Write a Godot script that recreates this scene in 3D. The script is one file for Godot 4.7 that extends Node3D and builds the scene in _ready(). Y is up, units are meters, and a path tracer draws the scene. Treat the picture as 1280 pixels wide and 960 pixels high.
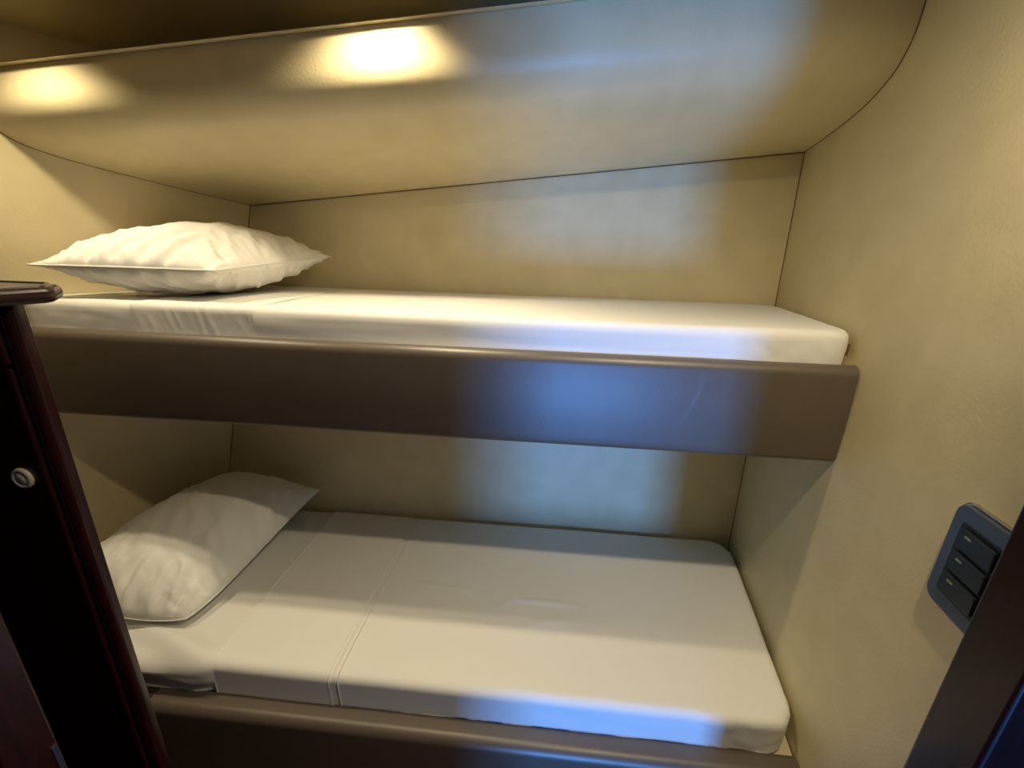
extends Node3D
# Twin bunks in a small boat cabin, seen from the doorway. Metres, y up; the lens stands at x = 0, z = 0.

const EYE := Vector3(0, 1.45, 0)
const WIN0 := Vector2(0.11, 0.03)      # window in the end wall of the passage: x, y
const WIN1 := Vector2(0.50, 0.80)
var M := {}
var taken := {}
var noise := FastNoiseLite.new()

# ------------------------------------------------------------------ geometry of the room
func right_x(z: float) -> float:            # right bulkhead, slightly splayed
	return 0.4956 - 0.1504 * z
func left_x(y: float, z: float) -> float:   # left bulkhead, leaning and splayed
	return -1.935 + 0.18 * y - 0.5 * z
func ceil_y(x: float) -> float:             # the deck rises towards the foot end, as the locker does
	return 1.984 + 0.111 * x
func back_z(y: float) -> float:             # hull side
	return -1.315 - 0.063 * (y - 0.5)

# ------------------------------------------------------------------ node helpers
func numbered(called: String) -> String:
	if not taken.has(called):
		taken[called] = 0
		return called
	taken[called] += 1
	return "%s_%03d" % [called, taken[called]]

func thing(called: String, label: String, category: String, at := Vector3.ZERO, group := "") -> Node3D:
	var o := Node3D.new()
	o.name = numbered(called)
	add_child(o)
	o.position = at
	o.set_meta("label", label)
	o.set_meta("category", category)
	if group: o.set_meta("group", group)
	return o

func part(called: String, mesh: Mesh, m: Material, parent: Node3D, at := Vector3.ZERO) -> MeshInstance3D:
	var o := MeshInstance3D.new()
	o.name = called
	o.mesh = mesh
	o.material_override = m
	parent.add_child(o, true)
	o.position = at
	o.cast_shadow = GeometryInstance3D.SHADOW_CASTING_SETTING_ON
	return o

func struct(called: String, mesh: Mesh, m: Material, label: String, category: String) -> MeshInstance3D:
	var o := part(called, mesh, m, self)
	o.set_meta("kind", "structure")
	o.set_meta("label", label)
	o.set_meta("category", category)
	return o

# ------------------------------------------------------------------ mesh helpers
# a grid of (nu + 1) x (nv + 1) points given by f(i, j); flip turns the faces round
func grid(nu: int, nv: int, f: Callable, flip := false, wrap_u := false) -> ArrayMesh:
	var st := SurfaceTool.new()
	st.begin(Mesh.PRIMITIVE_TRIANGLES)
	st.set_smooth_group(0)
	var cols := nu if wrap_u else nu + 1
	for j in nv + 1:
		for i in cols:
			st.set_uv(Vector2(float(i) / nu, float(j) / nv))
			st.add_vertex(f.call(i, j))
	for j in nv:
		for i in nu:
			var a := j * cols + i
			var b := j * cols + (i + 1) % cols
			var c := (j + 1) * cols + (i + 1) % cols
			var d := (j + 1) * cols + i
			for k in ([a, b, c, a, c, d] if not flip else [a, c, b, a, d, c]):
				st.add_index(k)
	st.generate_normals()
	return st.commit()

func tri(st: SurfaceTool, a: Vector3, b: Vector3, c: Vector3, away: Vector3) -> void:
	var n := (b - a).cross(c - a)          # counter-clockwise normal; Godot's front runs clockwise
	st.set_smooth_group(-1)
	for p in ([a, c, b] if n.dot(a - away) > 0.0 else [a, b, c]):
		st.add_vertex(p)

# hexahedron from two quads p[0..3] and p[4..7]
func hexa(p: Array) -> ArrayMesh:
	var st := SurfaceTool.new()
	st.begin(Mesh.PRIMITIVE_TRIANGLES)
	var mid := Vector3.ZERO
	for q in p: mid += q / 8.0
	for f in [[0, 1, 2, 3], [4, 5, 6, 7], [0, 1, 5, 4], [1, 2, 6, 5], [2, 3, 7, 6], [3, 0, 4, 7]]:
		tri(st, p[f[0]], p[f[1]], p[f[2]], mid)
		tri(st, p[f[0]], p[f[2]], p[f[3]], mid)
	st.generate_normals()
	return st.commit()

func box(lo: Vector3, hi: Vector3) -> ArrayMesh:
	return hexa([lo, Vector3(hi.x, lo.y, lo.z), Vector3(hi.x, lo.y, hi.z), Vector3(lo.x, lo.y, hi.z),
		Vector3(lo.x, hi.y, lo.z), Vector3(hi.x, hi.y, lo.z), hi, Vector3(lo.x, hi.y, hi.z)])

# upright slab under the sloping ceiling
func upright(lo: Vector3, hi: Vector3) -> ArrayMesh:
	var a := ceil_y(lo.x)
	var b := ceil_y(hi.x)
	return hexa([lo, Vector3(hi.x, lo.y, lo.z), Vector3(hi.x, lo.y, hi.z), Vector3(lo.x, lo.y, hi.z),
		Vector3(lo.x, a, lo.z), Vector3(hi.x, b, lo.z), Vector3(hi.x, b, hi.z), Vector3(lo.x, a, hi.z)])

# convex plan outline (Vector2 = x, z) raised from y0 to y1, with a small bevel r round top and bottom
func prism(outline: Array, y0: float, y1: float, r := 0.0) -> ArrayMesh:
	var st := SurfaceTool.new()
	st.begin(Mesh.PRIMITIVE_TRIANGLES)
	var c := Vector2.ZERO
	for q in outline: c += q / outline.size()
	var mid := Vector3(c.x, (y0 + y1) / 2, c.y)
	var rings := [[y0, -r], [y0 + r, 0.0], [y1 - r, 0.0], [y1, -r]] if r > 0 else [[y0, 0.0], [y1, 0.0]]
	if r > 0:
		rings = []
		for k in 5:
			var a := k / 4.0 * PI / 2
			rings.append([y0 + r * (1 - sin(a)), -r * (1 - cos(a))])
		rings.reverse()
		for k in 5:
			var a := k / 4.0 * PI / 2
			rings.append([y1 - r * (1 - sin(a)), -r * (1 - cos(a))])
	var n := outline.size()
	var at := func(k, i):
		var q: Vector2 = outline[i % n]
		var prev: Vector2 = outline[(i + n - 1) % n]
		var next: Vector2 = outline[(i + 1) % n]
		var d := ((q - prev).normalized() + (next - q).normalized()).normalized()
		var out := Vector2(d.y, -d.x)
		if out.dot(q - c) < 0: out = -out
		q += out * rings[k][1]
		return Vector3(q.x, rings[k][0], q.y)
	for k in rings.size() - 1:
		for i in n:
			tri(st, at.call(k, i), at.call(k, i + 1), at.call(k + 1, i + 1), mid)
			tri(st, at.call(k, i), at.call(k + 1, i + 1), at.call(k + 1, i), mid)
	for k in [0, rings.size() - 1]:
		var h := Vector3(c.x, rings[k][0], c.y)
		for i in n:
			tri(st, h, at.call(k, i), at.call(k, i + 1), mid)
	st.generate_normals()
	return st.commit()

# rounded corners for a plan outline
func rounded(pts: Array, radii: Array, steps := 6) -> Array:
	var out := []
	var n := pts.size()
	for i in n:
		var q: Vector2 = pts[i]
		var r: float = radii[i]
		if r <= 0.0:
			out.append(q)
			continue
		var a: Vector2 = (pts[(i + n - 1) % n] - q).normalized()
		var b: Vector2 = (pts[(i + 1) % n] - q).normalized()
		var half := a.angle_to(b) / 2.0
		var t := r / absf(tan(half))
		var cen := q + (a + b).normalized() * (r / absf(sin(half)))
		var p0 := q + a * t - cen
		var p1 := q + b * t - cen
		var turn := p0.angle_to(p1)
		for k in steps + 1:
			out.append(cen + p0.rotated(turn * k / steps))
	return out

# tube along points
func tube(pts: Array, r: float, sides := 8, closed := false) -> ArrayMesh:
	var n := pts.size()
	var f := func(i, j):
		var p: Vector3 = pts[j % n]
		var prev: Vector3 = pts[(j + n - 1) % n] if closed or j > 0 else p
		var next: Vector3 = pts[(j + 1) % n] if closed or j < n - 1 else p
		var d := (next - prev).normalized()
		var u := d.cross(Vector3.UP if absf(d.y) < 0.9 else Vector3.RIGHT).normalized()
		var w := d.cross(u)
		var a: float = TAU * i / sides
		return p + (u * cos(a) + w * sin(a)) * r
	return grid(sides, n if closed else n - 1, f, false, true)

# lathe of a profile [[radius, height], ...] round an axis
func lathe(profile: Array, at: Vector3, axis: Vector3, sides := 40) -> ArrayMesh:
	var u := axis.cross(Vector3.UP if absf(axis.y) < 0.9 else Vector3.RIGHT).normalized()
	var w := axis.cross(u)
	return grid(sides, profile.size() - 1, func(i, j):
		var a: float = TAU * i / sides
		return at + (u * cos(a) + w * sin(a)) * profile[j][0] + axis * profile[j][1], true, true)

func curve(pts: Array, per: int) -> Array:      # Catmull-Rom through Vector2 points
	var out := []
	for i in pts.size() - 1:
		for k in per:
			out.append((pts[i] as Vector2).cubic_interpolate(pts[i + 1], pts[maxi(i - 1, 0)], pts[mini(i + 2, pts.size() - 1)], float(k) / per))
	out.append(pts[-1])
	return out

# ------------------------------------------------------------------ materials
func noise_tex(freq: float, ramp: Array, normal := 0.0, size := 512, octaves := 4, seed_ := 3) -> NoiseTexture2D:
	var n := FastNoiseLite.new()
	n.seed = seed_
	n.frequency = freq
	n.fractal_octaves = octaves
	var t := NoiseTexture2D.new()
	t.width = size
	t.height = size
	t.seamless = true
	t.noise = n
	if normal > 0:
		t.as_normal_map = true
		t.bump_strength = normal
	else:
		var g := Gradient.new()
		g.set_color(0, ramp[0])
		g.set_color(1, ramp[1])
		t.color_ramp = g
	return t

func mat(color: Color, rough: float, spec := 0.5, metal := 0.0) -> StandardMaterial3D:
	var m := StandardMaterial3D.new()
	m.albedo_color = color
	m.roughness = rough
	m.metallic_specular = spec
	m.metallic = metal
	return m

func grained(m: StandardMaterial3D, tex: Texture2D, normal: Texture2D, scale: Vector3, strength := 0.3) -> StandardMaterial3D:
	m.uv1_triplanar = true
	m.uv1_world_triplanar = true
	m.uv1_scale = scale
	if tex: m.albedo_texture = tex
	if normal:
		m.normal_enabled = true
		m.normal_texture = normal
		m.normal_scale = strength
	return m

func make_materials() -> void:
	var grain := noise_tex(0.12, [], 3.0, 512, 3, 5)
	var weave := noise_tex(0.35, [], 2.0, 512, 2, 9)
	var mottled := noise_tex(0.006, [Color(0.95, 0.95, 0.94), Color(1, 1, 1)], 0.0, 512, 4, 12)
	M.vinyl = grained(mat(Color8(229, 215, 174), 0.42, 0.5), mottled, grain, Vector3(2.2, 2.2, 2.2), 0.12)
	M.ceiling = grained(mat(Color8(227, 213, 166), 0.5, 0.5), mottled, grain, Vector3(2.2, 2.2, 2.2), 0.12)
	M.fascia = grained(mat(Color8(94, 83, 72), 0.43, 0.64), mottled, grain, Vector3(3, 3, 3), 0.06)
	M.sheet = grained(mat(Color8(238, 236, 232), 0.85, 0.3), null, weave, Vector3(5, 5, 5), 0.10)
	M.fitted = grained(mat(Color8(234, 232, 228), 0.88, 0.3), null, weave, Vector3(5, 5, 5), 0.12)
	M.case = grained(mat(Color8(240, 238, 233), 0.8, 0.3), null, weave, Vector3(5, 5, 5), 0.10)
	for k in ["sheet", "fitted", "case"]:
		M[k].rim_enabled = true
		M[k].rim = 0.2
	var streaks := noise_tex(0.03, [Color(0.62, 0.5, 0.5), Color(1, 1, 1)], 0.0, 512, 4, 21)
	M.mahogany = grained(mat(Color8(52, 17, 14), 0.38, 0.42), streaks, null, Vector3(9, 0.7, 9))
	M.mahogany.clearcoat_enabled = true
	M.mahogany.clearcoat = 0.15
	M.mahogany.clearcoat_roughness = 0.08
	M.seam = mat(Color8(138, 108, 70), 0.7, 0.3)
	M.groove = mat(Color8(18, 10, 9), 0.6, 0.3)
	M.knob = mat(Color8(196, 190, 180), 0.4, 0.5)
	M.knob_face = mat(Color8(232, 227, 218), 0.45, 0.5)
	M.bezel = mat(Color8(92, 98, 110), 0.3, 0.6, 0.5)
	M.chrome = mat(Color8(208, 202, 190), 0.16, 0.5, 1.0)
	M.switch_well = mat(Color8(26, 29, 31), 0.4, 0.5)
	M.rocker = mat(Color8(34, 38, 40), 0.3, 0.5)
	M.mark = mat(Color8(150, 152, 140), 0.4, 0.5)
	M.board = mat(Color8(150, 120, 86), 0.7, 0.3)
	M.floor = grained(mat(Color8(112, 74, 48), 0.4, 0.5), streaks, null, Vector3(0.8, 9, 9))
	M.tab = mat(Color8(110, 70, 38), 0.6, 0.4)
	M.steel = mat(Color8(200, 200, 198), 0.25, 0.5, 1.0)
	M.glass = mat(Color(0.95, 0.97, 1.0, 0.08), 0.02, 0.5)
	M.glass.transparency = BaseMaterial3D.TRANSPARENCY_ALPHA
	M.lens = mat(Color8(255, 236, 200), 0.4)
	M.lens.emission_enabled = true
	M.lens.emission = Color(1.0, 0.83, 0.55)
	M.lens.emission_energy_multiplier = 4.0

# ------------------------------------------------------------------ soft things
# maps a point of a flat cloth onto a cushion with rounded plan corners (rc) and a rounded top edge (r)
func drape(p: Vector2, inner: PackedVector2Array, rc: float, r: float, top: float, bottom: float) -> Array:
	var c := p
	var e := 0.0
	if not Geometry2D.is_point_in_polygon(p, inner):
		var best := 1e9
		for i in inner.size():
			var q := Geometry2D.get_closest_point_to_segment(p, inner[i], inner[(i + 1) % inner.size()])
			if q.distance_to(p) < best:
				best = q.distance_to(p)
				c = q
		e = best
	if e <= rc - r:
		return [Vector3(p.x, top, p.y), Vector3.UP, 0.0]
	var n := (p - c) / e
	var d := e - (rc - r)
	var q2 := c + n * (rc - r)
	var arc := r * PI / 2
	if d < arc:
		var a := d / r
		return [Vector3(q2.x + n.x * r * sin(a), top - r * (1 - cos(a)), q2.y + n.y * r * sin(a)), Vector3(n.x * sin(a), cos(a), n.y * sin(a)), d]
	var y := maxf(bottom, top - r - (d - arc))
	return [Vector3(q2.x + n.x * r, y, q2.y + n.y * r), Vector3(n.x, 0, n.y), d]

func inset(q: Array, rc: float) -> PackedVector2Array:
	var poly := PackedVector2Array(q)
	var shrunk := Geometry2D.offset_polygon(poly, -rc, Geometry2D.JOIN_MITER)
	return shrunk[0]

# cloth over a mattress: outline q (plan), x from x0 to x1, offset lift, wrinkles by f(p, n, d) -> metres
func cloth(q: Array, rc: float, r: float, top: float, bottom: float, x0: float, x1: float, z0: float, z1: float, step: float, lift: float, f: Callable) -> ArrayMesh:
	var inner := inset(q, rc)
	var nu := int((x1 - x0) / step)
	var nv := int((z1 - z0) / step)
	return grid(nu, nv, func(i, j):
		var p := Vector2(lerpf(x0, x1, float(i) / nu), lerpf(z0, z1, float(j) / nv))
		var got := drape(p, inner, rc, r, top, bottom)
		var pos: Vector3 = got[0]
		var nrm: Vector3 = got[1]
		return pos + nrm * (lift + f.call(pos, nrm, p)))

func ridge(p: Vector2, a: Vector2, b: Vector2, w: float) -> float:
	var q := Geometry2D.get_closest_point_to_segment(p, a, b)
	var t := a.distance_to(q) / maxf(a.distance_to(b), 1e-6)
	var d := q.distance_to(p) / w
	return exp(-d * d) * sqrt(maxf(0.0, sin(clampf(t, 0.0, 1.0) * PI)))

# point of a pillow's middle sheet: sides drawn in between the corners, corners blunted by soft
func pillow_at(c: Array, u: float, v: float, soft: Array) -> Vector3:
	var k: float = lerpf(lerpf(soft[0], soft[1], (u + 1) / 2), lerpf(soft[3], soft[2], (u + 1) / 2), (v + 1) / 2)
	var blunt := 1.0 - k * u * u * v * v
	var pu := u * (1.0 - 0.06 * (1.0 - v * v)) * blunt
	var pv := v * (1.0 - 0.04 * (1.0 - u * u)) * blunt
	return (c[0] as Vector3).lerp(c[1], (pu + 1) / 2).lerp((c[3] as Vector3).lerp(c[2], (pu + 1) / 2), (pv + 1) / 2)

# pillow on a quad of corners c[near left, near right, far right, far left]
func pillow_mesh(c: Array, up: float, down: float, floor_y: float, seed_: int, folds: Array, soft := [0.0, 0.0, 0.0, 0.0], wall := false) -> ArrayMesh:
	var n := 84
	var st := SurfaceTool.new()
	st.begin(Mesh.PRIMITIVE_TRIANGLES)
	st.set_smooth_group(0)
	var normal: Vector3 = (c[1] - c[0]).cross(c[2] - c[1]).normalized()
	if normal.y < 0: normal = -normal
	var count := 0
	for side in [1.0, -1.0]:
		var base := count
		for j in n + 1:
			for i in n + 1:
				var u := sin((float(i) / n - 0.5) * PI) if false else (2.0 * i / n - 1.0)
				var v := 2.0 * j / n - 1.0
				u = signf(u) * (1.0 - pow(1.0 - absf(u), 1.35))
				v = signf(v) * (1.0 - pow(1.0 - absf(v), 1.35))
				var p := pillow_at(c, u, v, soft)
				var eu := 1.0 - u * u
				var ev := 1.0 - v * v
				var t := pow(eu * ev, 0.48)
				var bulge := (up if side > 0 else down) * t
				# gathers that run in from the seams, and broad slack folds
				var near_u := exp(-(1.0 - absf(u)) * 2.6)
				var near_v := exp(-(1.0 - absf(v)) * 2.6)
				var g := near_u * absf(noise.get_noise_3d(v * 330.0 + u * 60.0, u * 40.0, seed_ * 31.0)) + near_v * absf(noise.get_noise_3d(u * 330.0 + v * 60.0, v * 40.0, seed_ * 57.0))
				var slack := absf(noise.get_noise_3d((u * 0.8 + v) * 70.0, (u - v) * 18.0, seed_ * 91.0))
				bulge -= minf(1.0, t * 3.0) * (0.019 * g + 0.014 * slack)
				for w in folds:
					var q := Vector2(u, v)
					if q.distance_to(w[0]) < 0.75:
						bulge += minf(1.0, t * 2.5) * (0.0075 * ridge(q, w[0], w[1], 0.035) - 0.006 * ridge(q, w[0] + w[2], w[1] + w[2], 0.05))
				p += normal * (side * maxf(bulge, 0.0))
				if p.y < floor_y: p.y = floor_y
				if wall: p.x = maxf(p.x, left_x(p.y, p.z) + 0.006)
				st.add_vertex(p)
				count += 1
		for j in n:
			for i in n:
				var k0 := base + j * (n + 1) + i
				var k1 := k0 + 1
				var k2 := k0 + n + 2
				var k3 := k0 + n + 1
				for k in ([k0, k3, k2, k0, k2, k1] if side < 0 else [k0, k1, k2, k0, k2, k3]):
					st.add_index(k)
	st.generate_normals()
	return st.commit()

func fold_lines(rows: Array) -> Array:
	return rows.map(func(a):
		var p := Vector2(a[0], a[1])
		var q := Vector2(a[2], a[3])
		return [p, q, (q - p).orthogonal().normalized() * 0.085])

func pillow_seam(c: Array, floor_y: float, soft := [0.0, 0.0, 0.0, 0.0]) -> Array:
	var out := []
	var uv := []
	var m := 24
	for k in m: uv.append(Vector2(-1 + 2.0 * k / m, -1))
	for k in m: uv.append(Vector2(1, -1 + 2.0 * k / m))
	for k in m: uv.append(Vector2(1 - 2.0 * k / m, 1))
	for k in m: uv.append(Vector2(-1, 1 - 2.0 * k / m))
	for w in uv:
		var p := pillow_at(c, w.x, w.y, soft)
		p.y = maxf(p.y, floor_y + 0.002)
		out.append(p)
	return out

# padded fascia board: profile [z, y] swept from x0(z) to x1(z)
func fascia(profile: Array, x0: Callable, x1: Callable, nu: int, bump: Callable) -> ArrayMesh:
	return grid(nu, profile.size() - 1, func(i, j):
		var q: Vector2 = profile[j]
		var x := lerpf(x0.call(q.x, q.y), x1.call(q.x, q.y), float(i) / nu)
		return Vector3(x, q.y, q.x + bump.call(x, q.y)))

# ------------------------------------------------------------------ lamps
func downlight(x: float, z: float, energy: float, angle: float, label: String) -> void:
	var t := thing("ceiling_light", label, "light", Vector3(x, ceil_y(x) - 0.001, z), "ceiling downlights")
	part("trim_ring", lathe([[0.030, 0.0], [0.031, -0.006], [0.040, -0.008], [0.046, -0.004], [0.047, 0.0]], Vector3.ZERO, Vector3.UP), M.steel, t)
	part("lens", lathe([[0.0, -0.003], [0.0305, -0.003], [0.0305, 0.0], [0.0, 0.0]], Vector3.ZERO, Vector3.UP), M.lens, t)
	var l := SpotLight3D.new()
	l.name = "lamp"
	l.light_color = Color(1.0, 0.925, 0.77)
	l.light_energy = energy
	l.light_size = 0.018
	l.spot_angle = angle
	l.spot_angle_attenuation = 1.0
	l.spot_range = 6.0
	l.spot_attenuation = 2.0
	l.shadow_enabled = true
	t.add_child(l)
	l.position = Vector3(0, -0.012, 0)
	l.rotation_degrees.x = -90

func _ready() -> void:
	# ---------------- camera
	var cam := Camera3D.new()
	cam.name = "camera"
	add_child(cam)
	cam.projection = Camera3D.PROJECTION_PERSPECTIVE
	cam.fov = 84.872
	cam.near = 0.02
	cam.far = 50.0
	cam.transform = Transform3D(Basis(Vector3(0.99606, 0.02886, -0.08391), Vector3(-0.05286, 0.95253, -0.29982), Vector3(0.07127, 0.30308, 0.9503)).orthonormalized(), EYE)
	cam.current = true
	# ---------------- sky and exposure
	var env := Environment.new()
	env.background_mode = Environment.BG_SKY
	var sky := Sky.new()
	var sm := ProceduralSkyMaterial.new()
	sm.sky_top_color = Color(0.32, 0.5, 0.86)
	sm.sky_horizon_color = Color(0.72, 0.82, 0.95)
	sm.ground_bottom_color = Color(0.3, 0.38, 0.45)
	sm.ground_horizon_color = Color(0.6, 0.7, 0.8)
	sky.sky_material = sm
	env.sky = sky
	env.background_energy_multiplier = 1.2
	env.tonemap_mode = Environment.TONE_MAPPER_LINEAR
	env.tonemap_exposure = 1.06
	env.sdfgi_enabled = true
	env.ssao_enabled = true
	env.ssil_enabled = true
	var we := WorldEnvironment.new()
	we.name = "world"
	we.environment = env
	add_child(we)
	# ---------------- daylight through the glazed panel at the end of the passage
	var day := AreaLight3D.new()
	day.name = "daylight"
	day.area_size = WIN1 - WIN0
	day.light_color = Color(0.34, 0.62, 1.0)
	day.light_energy = 8.2
	day.area_range = 8.0
	day.shadow_enabled = true
	add_child(day)
	day.position = Vector3((WIN0.x + WIN1.x) / 2, (WIN0.y + WIN1.y) / 2, 2.17)
	noise.seed = 7
	noise.frequency = 0.02
	noise.fractal_octaves = 3
	make_materials()
	build_room()
	build_locker()
	build_upper_bunk()
	build_lower_bunk()
	build_pillows()
	build_side_cabinet()
	build_door_frame()
	build_switch()
	downlight(-1.00, -0.775, 0.33, 62.0, "round recessed downlight in the ceiling beside the left bulkhead")
	downlight(-0.33, -0.825, 0.56, 60.0, "round recessed downlight in the ceiling above the middle of the bunk rail")
	downlight(0.354, -0.288, 0.78, 84.0, "round recessed downlight in the ceiling beside the right door post")

# ------------------------------------------------------------------ the room
func build_room() -> void:
	var xa := -2.1
	var xb := 0.9
	var ya := ceil_y(xa)
	var yb := ceil_y(xb)
	struct("floor", box(Vector3(xa, -0.05, -1.5), Vector3(xb, 0.0, 2.3)), M.floor, "brown wooden cabin floor in front of the bunks", "floor")
	struct("ceiling", hexa([Vector3(xa, ya, -1.5), Vector3(xb, yb, -1.5), Vector3(xb, yb, 2.3), Vector3(xa, ya, 2.3), Vector3(xa, ya + 0.05, -1.5), Vector3(xb, yb + 0.05, -1.5), Vector3(xb, yb + 0.05, 2.3), Vector3(xa, ya + 0.05, 2.3)]), M.ceiling, "cream vinyl ceiling above the overhead locker", "ceiling")
	# hull side
	struct("wall_back", hexa([Vector3(xa, 0, back_z(0)), Vector3(xb, 0, back_z(0)), Vector3(xb, yb, back_z(yb)), Vector3(xa, ya, back_z(ya)),
		Vector3(xa, 0, back_z(0) - 0.06), Vector3(xb, 0, back_z(0) - 0.06), Vector3(xb, yb, back_z(yb) - 0.06), Vector3(xa, ya, back_z(ya) - 0.06)]), M.vinyl, "cream vinyl hull lining behind both bunks", "wall")
	# right bulkhead up to the door post
	var zb := -1.43
	var zf := -0.338
	var wall := func(x0: float, x1: float, t: float, lean: float) -> ArrayMesh:      # foot at x0 (far), x1 (near); lean in x per metre of height
		var p := []
		for o in [0.0, t]:
			for q in [[x0, zb], [x1, zf]]:
				p.append(Vector3(q[0] + o, 0, q[1]))
			for q in [[x1, zf], [x0, zb]]:
				var h: float = (1.984 + 0.111 * (q[0] + o)) / (1.0 - 0.111 * lean)
				p.append(Vector3(q[0] + o + lean * h, h, q[1]))
		return hexa(p)
	struct("wall_right", wall.call(right_x(zb), right_x(zf), 0.06, 0.0), M.vinyl, "cream vinyl bulkhead at the foot end of the bunks", "wall")
	struct("wall_left", wall.call(left_x(0, zb), left_x(0, zf), -0.06, 0.18), M.vinyl, "cream vinyl bulkhead at the pillow end of the bunks", "wall")
	# passage behind the lens
	struct("wall_front", upright(Vector3(-2.1, 0, -0.336), Vector3(-0.72, 0, -0.284)), M.mahogany, "mahogany partition beside the cabin door", "wall")
	struct("wall_passage_left", upright(Vector3(-1.06, 0, -0.284), Vector3(-1.0, 0, 2.2)), M.mahogany, "mahogany side of the passage by the cabin door", "wall")
	struct("wall_passage_right", upright(Vector3(0.80, 0, -0.284), Vector3(0.86, 0, 2.2)), M.mahogany, "mahogany side of the passage behind the door post", "wall")
	var e := 2.2
	var st := SurfaceTool.new()
	st.begin(Mesh.PRIMITIVE_TRIANGLES)
	for m in [upright(Vector3(-1.06, 0, e), Vector3(WIN0.x, 0, e + 0.06)), upright(Vector3(WIN1.x, 0, e), Vector3(0.86, 0, e + 0.06)), box(Vector3(WIN0.x, 0, e), Vector3(WIN1.x, WIN0.y, e + 0.06)), upright(Vector3(WIN0.x, WIN1.y, e), Vector3(WIN1.x, WIN1.y, e + 0.06))]:
		st.append_from(m, 0, Transform3D())
	struct("wall_rear", st.commit(), M.mahogany, "mahogany end of the passage round a tall window", "wall")
	var w := struct("window_1", box(Vector3(WIN0.x, WIN0.y, e + 0.025), Vector3(WIN1.x, WIN1.y, e + 0.031)), M.glass, "tall clear window at the end of the passage", "window")
	for s in [[WIN0, Vector2(WIN0.x + 0.012, WIN1.y)], [Vector2(WIN1.x - 0.012, WIN0.y), WIN1], [WIN0, Vector2(WIN1.x, WIN0.y + 0.012)], [Vector2(WIN0.x, WIN1.y - 0.012), WIN1]]:
		part("window_frame", box(Vector3(s[0].x, s[0].y, e + 0.01), Vector3(s[1].x, s[1].y, e + 0.05)), M.steel, w)
	# thin piping in the corners of the lining
	var line := func(called, pts, label):
		struct(called, tube(pts, 0.0013, 6), M.seam, label, "seam")
	line.call("trim_1", range(0, 17).map(func(k): return corner_right(k / 16.0)), "thin brown seam in the corner at the foot end")
	line.call("trim_2", range(0, 17).map(func(k): return corner_left(k / 16.0)), "thin brown seam in the corner at the pillow end")

func corner_right(t: float) -> Vector3:
	var y := lerpf(0.1, 1.735, t)
	var z := back_z(y) + 0.001
	return Vector3(right_x(z) - 0.001, y, z)

func corner_left(t: float) -> Vector3:
	var y := lerpf(0.1, 1.56, t)
	var z := back_z(y) + 0.001
	return Vector3(left_x(y, z) + 0.001, y, z)

# ------------------------------------------------------------------ overhead locker
func build_locker() -> void:
	var rp := curve([Vector2(-1.391, 1.739), Vector2(-1.241, 1.750), Vector2(-1.122, 1.765), Vector2(-1.056, 1.782), Vector2(-1.013, 1.802), Vector2(-0.987, 1.831), Vector2(-0.976, 1.858), Vector2(-0.972, 1.893), Vector2(-0.972, 1.944), Vector2(-0.976, 1.949), Vector2(-1.0, 1.950), Vector2(-1.400, 1.950)], 5)
	var lp := curve([Vector2(-1.381, 1.563), Vector2(-1.200, 1.590), Vector2(-1.040, 1.617), Vector2(-0.980, 1.630), Vector2(-0.938, 1.645), Vector2(-0.908, 1.668), Vector2(-0.892, 1.690), Vector2(-0.886, 1.715), Vector2(-0.885, 1.752), Vector2(-0.889, 1.757), Vector2(-0.913, 1.758), Vector2(-1.390, 1.758)], 5)
	var t := thing("overhead_locker", "cream vinyl overhead locker with rounded lower edge above the upper bunk", "locker")
	var nu := 40
	part("body", grid(nu, rp.size() - 1, func(i, j):
		var a: Vector2 = lp[j]
		var b: Vector2 = rp[j]
		var pa := Vector3(left_x(a.y, a.x) + 0.001, a.y, maxf(a.x, back_z(a.y) + 0.001))
		var pb := Vector3(right_x(b.x) - 0.001, b.y, maxf(b.x, back_z(b.y) + 0.001))
		return pa.lerp(pb, float(i) / nu)), M.vinyl, t)
	# piping where the locker meets the linings
	var seam := func(pts): part("piping", tube(pts, 0.0013, 6), M.seam, t)
	seam.call([Vector3(left_x(1.563, -1.381), 1.561, -1.379), Vector3(right_x(-1.391), 1.737, -1.390)])
	seam.call(rp.slice(0, 42).map(func(b): return Vector3(right_x(b.x) - 0.001, b.y, maxf(b.x, back_z(b.y) + 0.001))))
	seam.call(lp.slice(0, 42).map(func(a): return Vector3(left_x(a.y, a.x) + 0.001, a.y, maxf(a.x, back_z(a.y) + 0.001))))

# ------------------------------------------------------------------ bunks
func rail_profile(zf: float, y0: float, y1: float, depth: float, r: float, belly: float) -> Array:
	var out := []
	out.append(Vector2(zf - depth, y0 + 0.004))
	out.append(Vector2(zf - 0.012, y0))
	for k in 5:
		var a := k / 4.0 * PI / 2
		out.append(Vector2(zf - 0.010 + 0.010 * sin(a), y0 + 0.010 * (1 - cos(a))))
	for k in range(1, 12):
		var s := k / 12.0
		out.append(Vector2(zf + belly * sin(s * PI), lerpf(y0 + 0.010, y1 - r, s)))
	for k in 9:
		var a := k / 8.0 * PI / 2
		out.append(Vector2(zf - r * (1 - cos(a)), y1 - r * (1 - sin(a))))
	out.append(Vector2(zf - depth, y1 - 0.002))
	return out

const UP_Q := [[-1.266, -0.875], [0.614, -0.875], [0.690, -1.352], [-1.015, -1.352]]
const LOW_Q := [[-1.485, -0.687], [0.585, -0.687], [0.680, -1.302], [-1.185, -1.302]]

func plan(q: Array) -> Array:
	return q.map(func(a): return Vector2(a[0], a[1]))

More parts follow.
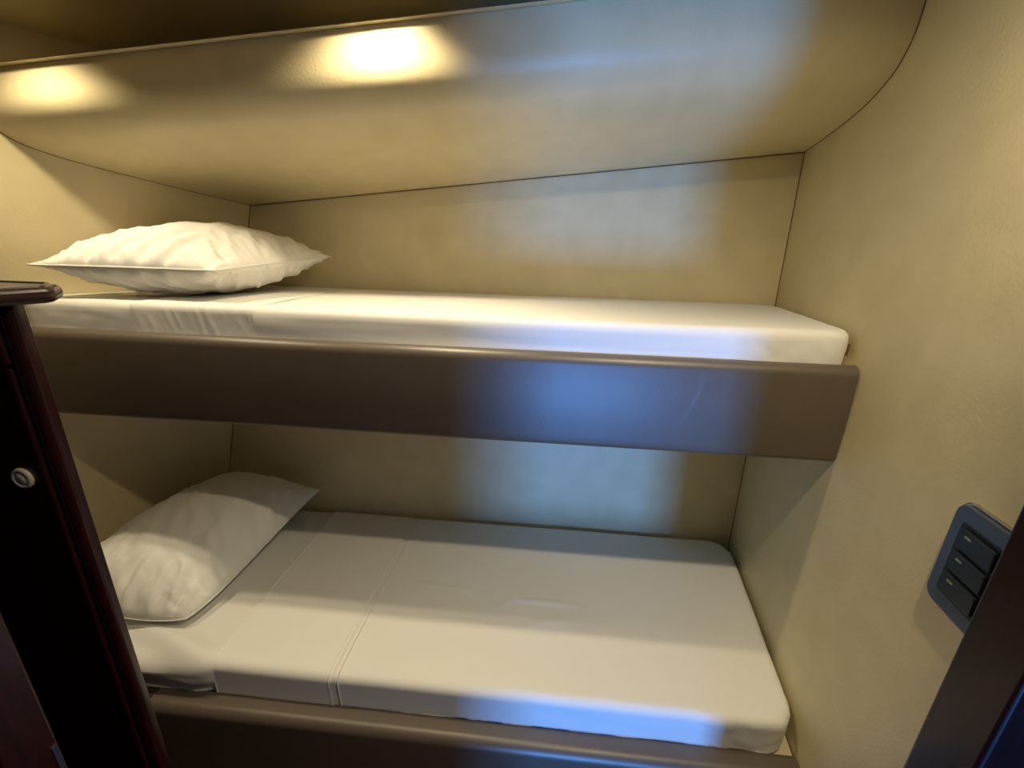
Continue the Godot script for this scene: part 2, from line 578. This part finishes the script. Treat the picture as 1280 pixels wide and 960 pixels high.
func build_upper_bunk() -> void:
	var t := thing("bunk", "upper bunk base with padded taupe vinyl front rail", "bunk", Vector3.ZERO)
	var arc := [Vector2(0.322, 1.236), Vector2(0.325, 1.20), Vector2(0.305, 1.14), Vector2(0.285, 1.105)]
	var dent := func(x: float, y: float) -> float:
		if x < 0.22 or x > 0.36: return 0.0
		var d := 1e9
		var side := 1.0
		for k in 3:
			var q := Geometry2D.get_closest_point_to_segment(Vector2(x, y), arc[k], arc[k + 1])
			if q.distance_to(Vector2(x, y)) < d:
				d = q.distance_to(Vector2(x, y))
				side = 1.0 if x > q.x else -1.0
		var along := smoothstep(1.09, 1.13, y) * (1.0 - smoothstep(1.215, 1.24, y))
		return along * (0.00006 * exp(-pow(d / 0.006, 2.0)) - (0.0003 * exp(-d / 0.022) if side < 0 else 0.0))
	part("front_rail", fascia(rail_profile(-0.848, 1.043, 1.250, 0.024, 0.022, 0.003), func(z, y): return left_x(y, z) + 0.002, func(z, _y): return right_x(z) - 0.002, 420, dent), M.fascia, t)
	var q := [Vector2(left_x(1.06, -0.86) + 0.003, -0.860), Vector2(right_x(-0.86) - 0.003, -0.860), Vector2(right_x(-1.34) - 0.003, -1.340), Vector2(left_x(1.06, -1.34) + 0.025, -1.340)]
	part("base_board", prism(q, 1.055, 1.237), M.vinyl, t)

	var m := thing("bunk_mattress", "thin mattress in a white fitted sheet on the upper bunk", "mattress")
	part("fitted_sheet", cloth(plan(UP_Q), 0.055, 0.012, 1.313, 1.239, -1.40, 0.80, -1.47, -0.75, 0.0105, 0.0, func(p: Vector3, n: Vector3, _f):
		var w := 0.0016 * noise.get_noise_2d(p.x * 260.0, p.z * 260.0)
		if n.z > 0.5 and p.x < -0.86:      # slack cloth pulled towards the tucked sheet
			w += 0.006 * absf(noise.get_noise_2d(p.x * 60.0, p.y * 900.0 + p.x * 130.0))
		return w), M.fitted, m)
	part("brown_tab", box(Vector3(-0.004, -0.012, -0.004), Vector3(0.004, 0.012, 0.004)), M.tab, m, Vector3(0.6185, 1.275, -0.900))

	var s := thing("bed_sheet", "white flat sheet with a wide hem tucked round the upper mattress", "bed sheet")
	var wr := func(p: Vector3, n: Vector3, _f):
		var w := 0.0010 + 0.0012 * noise.get_noise_2d(p.x * 200.0, p.z * 300.0)
		if n.z > 0.5:
			w += 0.0035 * absf(noise.get_noise_2d(p.x * 40.0 + p.y * 300.0, p.y * 500.0))
			if p.x > 0.40: w += 0.004 * absf(noise.get_noise_2d(p.x * 420.0, p.y * 420.0))
		return w
	part("cloth", cloth(plan(UP_Q), 0.055, 0.012, 1.313, 1.2405, -0.64, 0.76, -1.46, -0.755, 0.0095, 0.0018, wr), M.sheet, s)
	part("hem", cloth(plan(UP_Q), 0.055, 0.012, 1.313, 1.2405, -0.925, -0.636, -1.40, -0.755, 0.0058, 0.0028, func(p: Vector3, n: Vector3, _f):
		var w := 0.0008 + 0.001 * noise.get_noise_2d(p.x * 200.0, p.z * 200.0)
		if n.z > 0.5:      # fine gathers across the tucked hem
			w += 0.0022 * absf(noise.get_noise_2d(p.x * 1500.0 + p.y * 300.0, p.y * 260.0))
		return w), M.sheet, s)

func build_lower_bunk() -> void:
	var t := thing("bunk", "lower bunk base with padded taupe vinyl front rail", "bunk", Vector3.ZERO)
	part("front_rail", fascia(rail_profile(-0.632, 0.06, 0.414, 0.050, 0.022, 0.004), func(_z, _y): return -0.885, func(z, _y): return right_x(z) - 0.002, 160, func(_x, _y): return 0.0), M.fascia, t)
	var q := [Vector2(-0.885, -0.684), Vector2(right_x(-0.684) - 0.003, -0.684), Vector2(right_x(-1.28) - 0.003, -1.280), Vector2(left_x(0.1, -1.28) + 0.06, -1.280), Vector2(left_x(0.1, -0.709) + 0.06, -0.709)]
	part("base_board", prism(q, 0.005, 0.400), M.vinyl, t)

	var m := thing("bunk_mattress", "thin mattress in a white fitted sheet on the lower bunk", "mattress")
	part("fitted_sheet", cloth(plan(LOW_Q), 0.07, 0.014, 0.496, 0.408, -1.66, 0.82, -1.43, -0.56, 0.0105, 0.0, func(p: Vector3, n: Vector3, f: Vector2):
		var w := 0.0016 * noise.get_noise_2d(p.x * 260.0, p.z * 260.0)
		if p.x < -0.70 and p.x > -1.2:     # folds gathered at the sheet's front corner
			var k := smoothstep(-0.85, -0.70, p.z) * (1.0 - smoothstep(-0.76, -0.72, p.x))
			w += 0.026 * k * ridge(Vector2(p.x, f.y), Vector2(-1.10, -0.80), Vector2(-0.70, -0.675), 0.030)
			w += 0.018 * k * ridge(Vector2(p.x, f.y), Vector2(-1.15, -0.69), Vector2(-0.70, -0.645), 0.016)
			if n.z > 0.5:      # level pleats on the front face, fading out at the flat sheet
				w += 0.011 * smoothstep(-0.745, -0.80, p.x) * (0.5 + 0.5 * sin(p.y * 190.0 + p.x * 9.0 + 2.0 * noise.get_noise_2d(p.x * 120.0, p.y * 300.0)))
		return w), M.fitted, m)

	var s := thing("bed_sheet", "white flat sheet with a stitched hem over the lower mattress", "bed sheet")
	var wr := func(p: Vector3, n: Vector3, f: Vector2):
		var w := 0.001 + 0.0013 * noise.get_noise_2d(p.x * 140.0, p.z * 220.0)
		var c := Vector2(p.x, p.z)
		w += 0.0048 * ridge(c, Vector2(-0.38, -0.985), Vector2(-0.17, -0.975), 0.006)
		w += 0.0056 * ridge(c, Vector2(-0.10, -0.955), Vector2(0.14, -0.955), 0.006)
		w += 0.0042 * ridge(c, Vector2(-0.10, -0.92), Vector2(-0.05, -0.945), 0.006)
		w += 0.0026 * ridge(c, Vector2(0.0, -0.88), Vector2(0.1, -0.90), 0.012)
		if n.z > 0.5:
			w += 0.002 * absf(noise.get_noise_2d(p.x * 70.0, p.y * 300.0))
			if p.x > 0.36: w += 0.005 * absf(noise.get_noise_2d(p.x * 380.0, p.y * 380.0))
		return w
	part("cloth", cloth(plan(LOW_Q), 0.07, 0.014, 0.496, 0.411, -0.452, 0.79, -1.42, -0.562, 0.0085, 0.0020, wr), M.sheet, s)
	part("hem", cloth(plan(LOW_Q), 0.07, 0.014, 0.496, 0.411, -0.745, -0.448, -1.40, -0.562, 0.0074, 0.0045, func(p: Vector3, _n, _f):
		return 0.0008 + 0.0012 * noise.get_noise_2d(p.x * 140.0, p.z * 220.0)), M.sheet, s)
	var inner := inset(plan(LOW_Q), 0.07)
	for dx in [0.0, 0.022]:
		var pts := []
		for k in 90:
			var g := drape(Vector2(-0.452 + dx + 0.006 * sin(k * 0.07), lerpf(-1.30, -0.575, k / 89.0)), inner, 0.07, 0.014, 0.496, 0.412)
			pts.append(g[0] + g[1] * 0.0056)
		part("stitching", tube(pts, 0.0012, 5), M.sheet, s)
	var edge := []
	for k in 90:
		var g := drape(Vector2(-0.745 + 0.004 * sin(k * 0.09), lerpf(-1.285, -0.575, k / 89.0)), inner, 0.07, 0.014, 0.496, 0.412)
		edge.append(g[0] + g[1] * 0.0035)
	part("folded_edge", tube(edge, 0.0032, 8), M.sheet, s)

func build_pillows() -> void:
	var c := [Vector3(-1.165, 1.388, -0.885), Vector3(-0.74, 1.388, -0.90), Vector3(-0.665, 1.415, -1.29), Vector3(-1.02, 1.41, -1.31)]
	var t := thing("pillow", "plump white pillow lying flat on the upper bunk", "pillow")
	part("pillowcase", pillow_mesh(c, 0.100, 0.085, 1.318, 2, fold_lines([[-0.8, -1.0, -0.55, -0.45], [-0.5, -1.0, -0.2, -0.35], [-0.25, -1.0, 0.05, -0.5], [0.05, -1.0, 0.3, -0.4], [0.4, -1.0, 0.5, -0.45], [1.0, -0.85, 0.55, -0.55], [1.0, -0.6, 0.5, -0.2], [1.0, -0.3, 0.55, 0.1], [1.0, 0.1, 0.6, 0.4], [1.0, 0.4, 0.6, 0.7]])), M.case, t)
	part("seam", tube(pillow_seam(c, 1.318), 0.0022, 6, true), M.case, t)
	var d := [Vector3(-1.30, 0.57, -0.75), Vector3(-0.845, 0.518, -0.725), Vector3(-0.785, 0.600, -1.28), Vector3(-1.13, 0.64, -1.29)]
	var soft := [0.2, 0.16, 0.0, 0.12]
	var u := thing("pillow", "soft white pillow propped against the bulkhead on the lower bunk", "pillow")
	part("pillowcase", pillow_mesh(d, 0.135, 0.06, 0.502, 5, fold_lines([[1.0, -0.85, 0.45, -0.5], [1.0, -0.62, 0.5, -0.22], [1.0, -0.4, 0.45, 0.0], [1.0, -0.12, 0.55, 0.25], [1.0, 0.2, 0.6, 0.5], [1.0, 0.5, 0.55, 0.72], [0.75, -1.0, 0.6, -0.5], [0.5, -1.0, 0.42, -0.6], [0.2, -1.0, 0.2, -0.6], [-0.2, -1.0, -0.1, -0.65]]), soft, true), M.case, u)
	part("seam", tube(pillow_seam(d, 0.502, soft), 0.0022, 6, true), M.case, u)

# ------------------------------------------------------------------ mahogany cabinet by the bunk
func build_side_cabinet() -> void:
	var t := thing("side_cabinet", "dark glossy mahogany cabinet with a round latch button beside the bunks", "cabinet")
	var zf := -0.432
	var plan_ := rounded([Vector2(-1.42, zf), Vector2(-0.6095, zf), Vector2(-0.6155, -0.452), Vector2(-0.70, -0.505), Vector2(-1.42, -0.505)], [0.0, 0.010, 0.004, 0.0, 0.0])
	part("body", prism(plan_, 0.0, 1.372), M.mahogany, t)
	var top := rounded([Vector2(-1.42, -0.392), Vector2(-0.604, -0.395), Vector2(-0.594, -0.47), Vector2(-0.63, -0.51), Vector2(-1.42, -0.51)], [0.0, 0.03, 0.02, 0.02, 0.0], 10)
	part("countertop", prism(top, 1.373, 1.392, 0.008), M.mahogany, t)
	var rim := rounded([Vector2(-1.42, -0.400), Vector2(-0.612, -0.403), Vector2(-0.603, -0.466), Vector2(-0.64, -0.502), Vector2(-1.42, -0.502)], [0.0, 0.025, 0.015, 0.015, 0.0], 8)
	part("fiddle_rail", tube(rim.map(func(p): return Vector3(p.x, 1.391, p.y)), 0.003, 8), M.mahogany, t)
	var dr := part("drawer_front", prism(rounded([Vector2(-1.30, zf - 0.004), Vector2(-1.30, zf + 0.006), Vector2(-0.628, zf + 0.006), Vector2(-0.628, zf - 0.004)], [0, 0.002, 0.004, 0]), 1.303, 1.366, 0.002), M.mahogany, t)
	dr.set_meta("label", "narrow mahogany drawer front under the counter")
	var dp := part("door", prism(rounded([Vector2(-1.30, zf - 0.004), Vector2(-1.30, zf + 0.006), Vector2(-0.628, zf + 0.006), Vector2(-0.628, zf - 0.004)], [0, 0.002, 0.004, 0]), 0.12, 1.299, 0.002), M.mahogany, t)
	part("reveal", box(Vector3(-1.29, 1.2985, zf - 0.002), Vector3(-0.63, 1.3035, zf + 0.0015)), M.groove, t)
	part("reveal", box(Vector3(-0.628, 0.12, zf - 0.002), Vector3(-0.6225, 1.366, zf + 0.0012)), M.groove, t)
	var kx := Vector3(-0.660, 1.152, zf + 0.006)
	var k := part("latch_button", lathe([[0.0, 0.002], [0.0092, 0.002], [0.0096, 0.0034], [0.0112, 0.0040], [0.0138, 0.0034], [0.0145, 0.0]], kx, Vector3.BACK), M.knob, dp)
	k.set_meta("label", "pale grey round push button")
	part("button_face", lathe([[0.0, 0.0036], [0.0078, 0.0034], [0.0086, 0.0028], [0.0088, 0.0005]], kx, Vector3.BACK), M.knob_face, dp)

# ------------------------------------------------------------------ door frame round the lens
func build_door_frame() -> void:
	var t := thing("door_frame", "dark glossy mahogany door frame that the cabin is seen through", "door frame")
	t.set_meta("kind", "structure")
	var x := 0.400
	part("post", prism(rounded([Vector2(x, -0.336), Vector2(x, -0.284), Vector2(0.80, -0.284), Vector2(0.80, -0.336)], [0.004, 0.004, 0.0, 0.0]), 0.0, ceil_y(0.4) - 0.001), M.mahogany, t)
	var y := -0.612
	part("post", prism(rounded([Vector2(-0.72, -0.336), Vector2(-0.72, -0.284), Vector2(y, -0.284), Vector2(y, -0.336)], [0.0, 0.0, 0.004, 0.004]), 0.0, ceil_y(-0.72) - 0.001), M.mahogany, t)
	var sp := part("metal_strip", box(Vector3(y - 0.001, 0.60, -0.333), Vector3(y + 0.0015, 0.815, -0.327)), M.chrome, t)  # narrow chrome strip along the edge of the left post
	sp.set_meta("label", "narrow bright metal strip")
	# added leaf, out of view, that cuts off daylight on the left
	var d := thing("added_blocker_leaf", "unseen dark mahogany door leaf added to block daylight on the left", "door", Vector3(-0.60, 0, -0.262))
	d.rotation.y = -atan2(0.56, 0.65)
	part("leaf", box(Vector3(0, 0.01, -0.015), Vector3(0.86, 1.86, 0.015)), M.mahogany, d)
	part("handle", tube([Vector3(0.80, 0.98, -0.014), Vector3(0.80, 0.98, -0.05), Vector3(0.69, 0.98, -0.05)], 0.008, 10), M.steel, d)

# ------------------------------------------------------------------ switch panel on the right bulkhead
func rounded_plate(w: float, h: float, r: float, z0: float, z1: float, bevel: float) -> ArrayMesh:
	return prism(rounded([Vector2(-w / 2, -h / 2), Vector2(w / 2, -h / 2), Vector2(w / 2, h / 2), Vector2(-w / 2, h / 2)], [r, r, r, r], 6), z0, z1, bevel)

func build_switch() -> void:
	# local frame: x along the wall towards the lens, z down the wall, y out of the wall
	var along := Vector3(-0.1504, 0, 1).normalized()
	var out := Vector3(-1, 0, -0.1504).normalized()
	var cz := -0.486
	var at := Vector3(right_x(cz), 1.075, cz) + out * 0.0005
	var t := thing("switch_panel", "grey metal light switch panel on the bulkhead beside the door post", "switch panel", at)
	t.basis = Basis(along, out, along.cross(out))
	part("back_plate", rounded_plate(0.106, 0.158, 0.020, 0.0, 0.006, 0.002), M.chrome, t)
	var b := part("bezel", rounded_plate(0.100, 0.152, 0.018, 0.006, 0.012, 0.003), M.bezel, t)
	part("well", rounded_plate(0.066, 0.108, 0.006, 0.011, 0.0128, 0.0006), M.switch_well, t)
	for k in 3:
		var r := part("rocker_switch", rounded_plate(0.054, 0.029, 0.003, 0.0, 0.004, 0.0015), M.rocker, t, Vector3(0, 0.0125, -0.034 + 0.034 * k))
		r.rotation.x = 0.06
		part("mark", rounded_plate(0.010, 0.003, 0.001, 0.0, 0.0006, 0.0002), M.mark, r, Vector3(-0.012, 0.0039, -0.006))
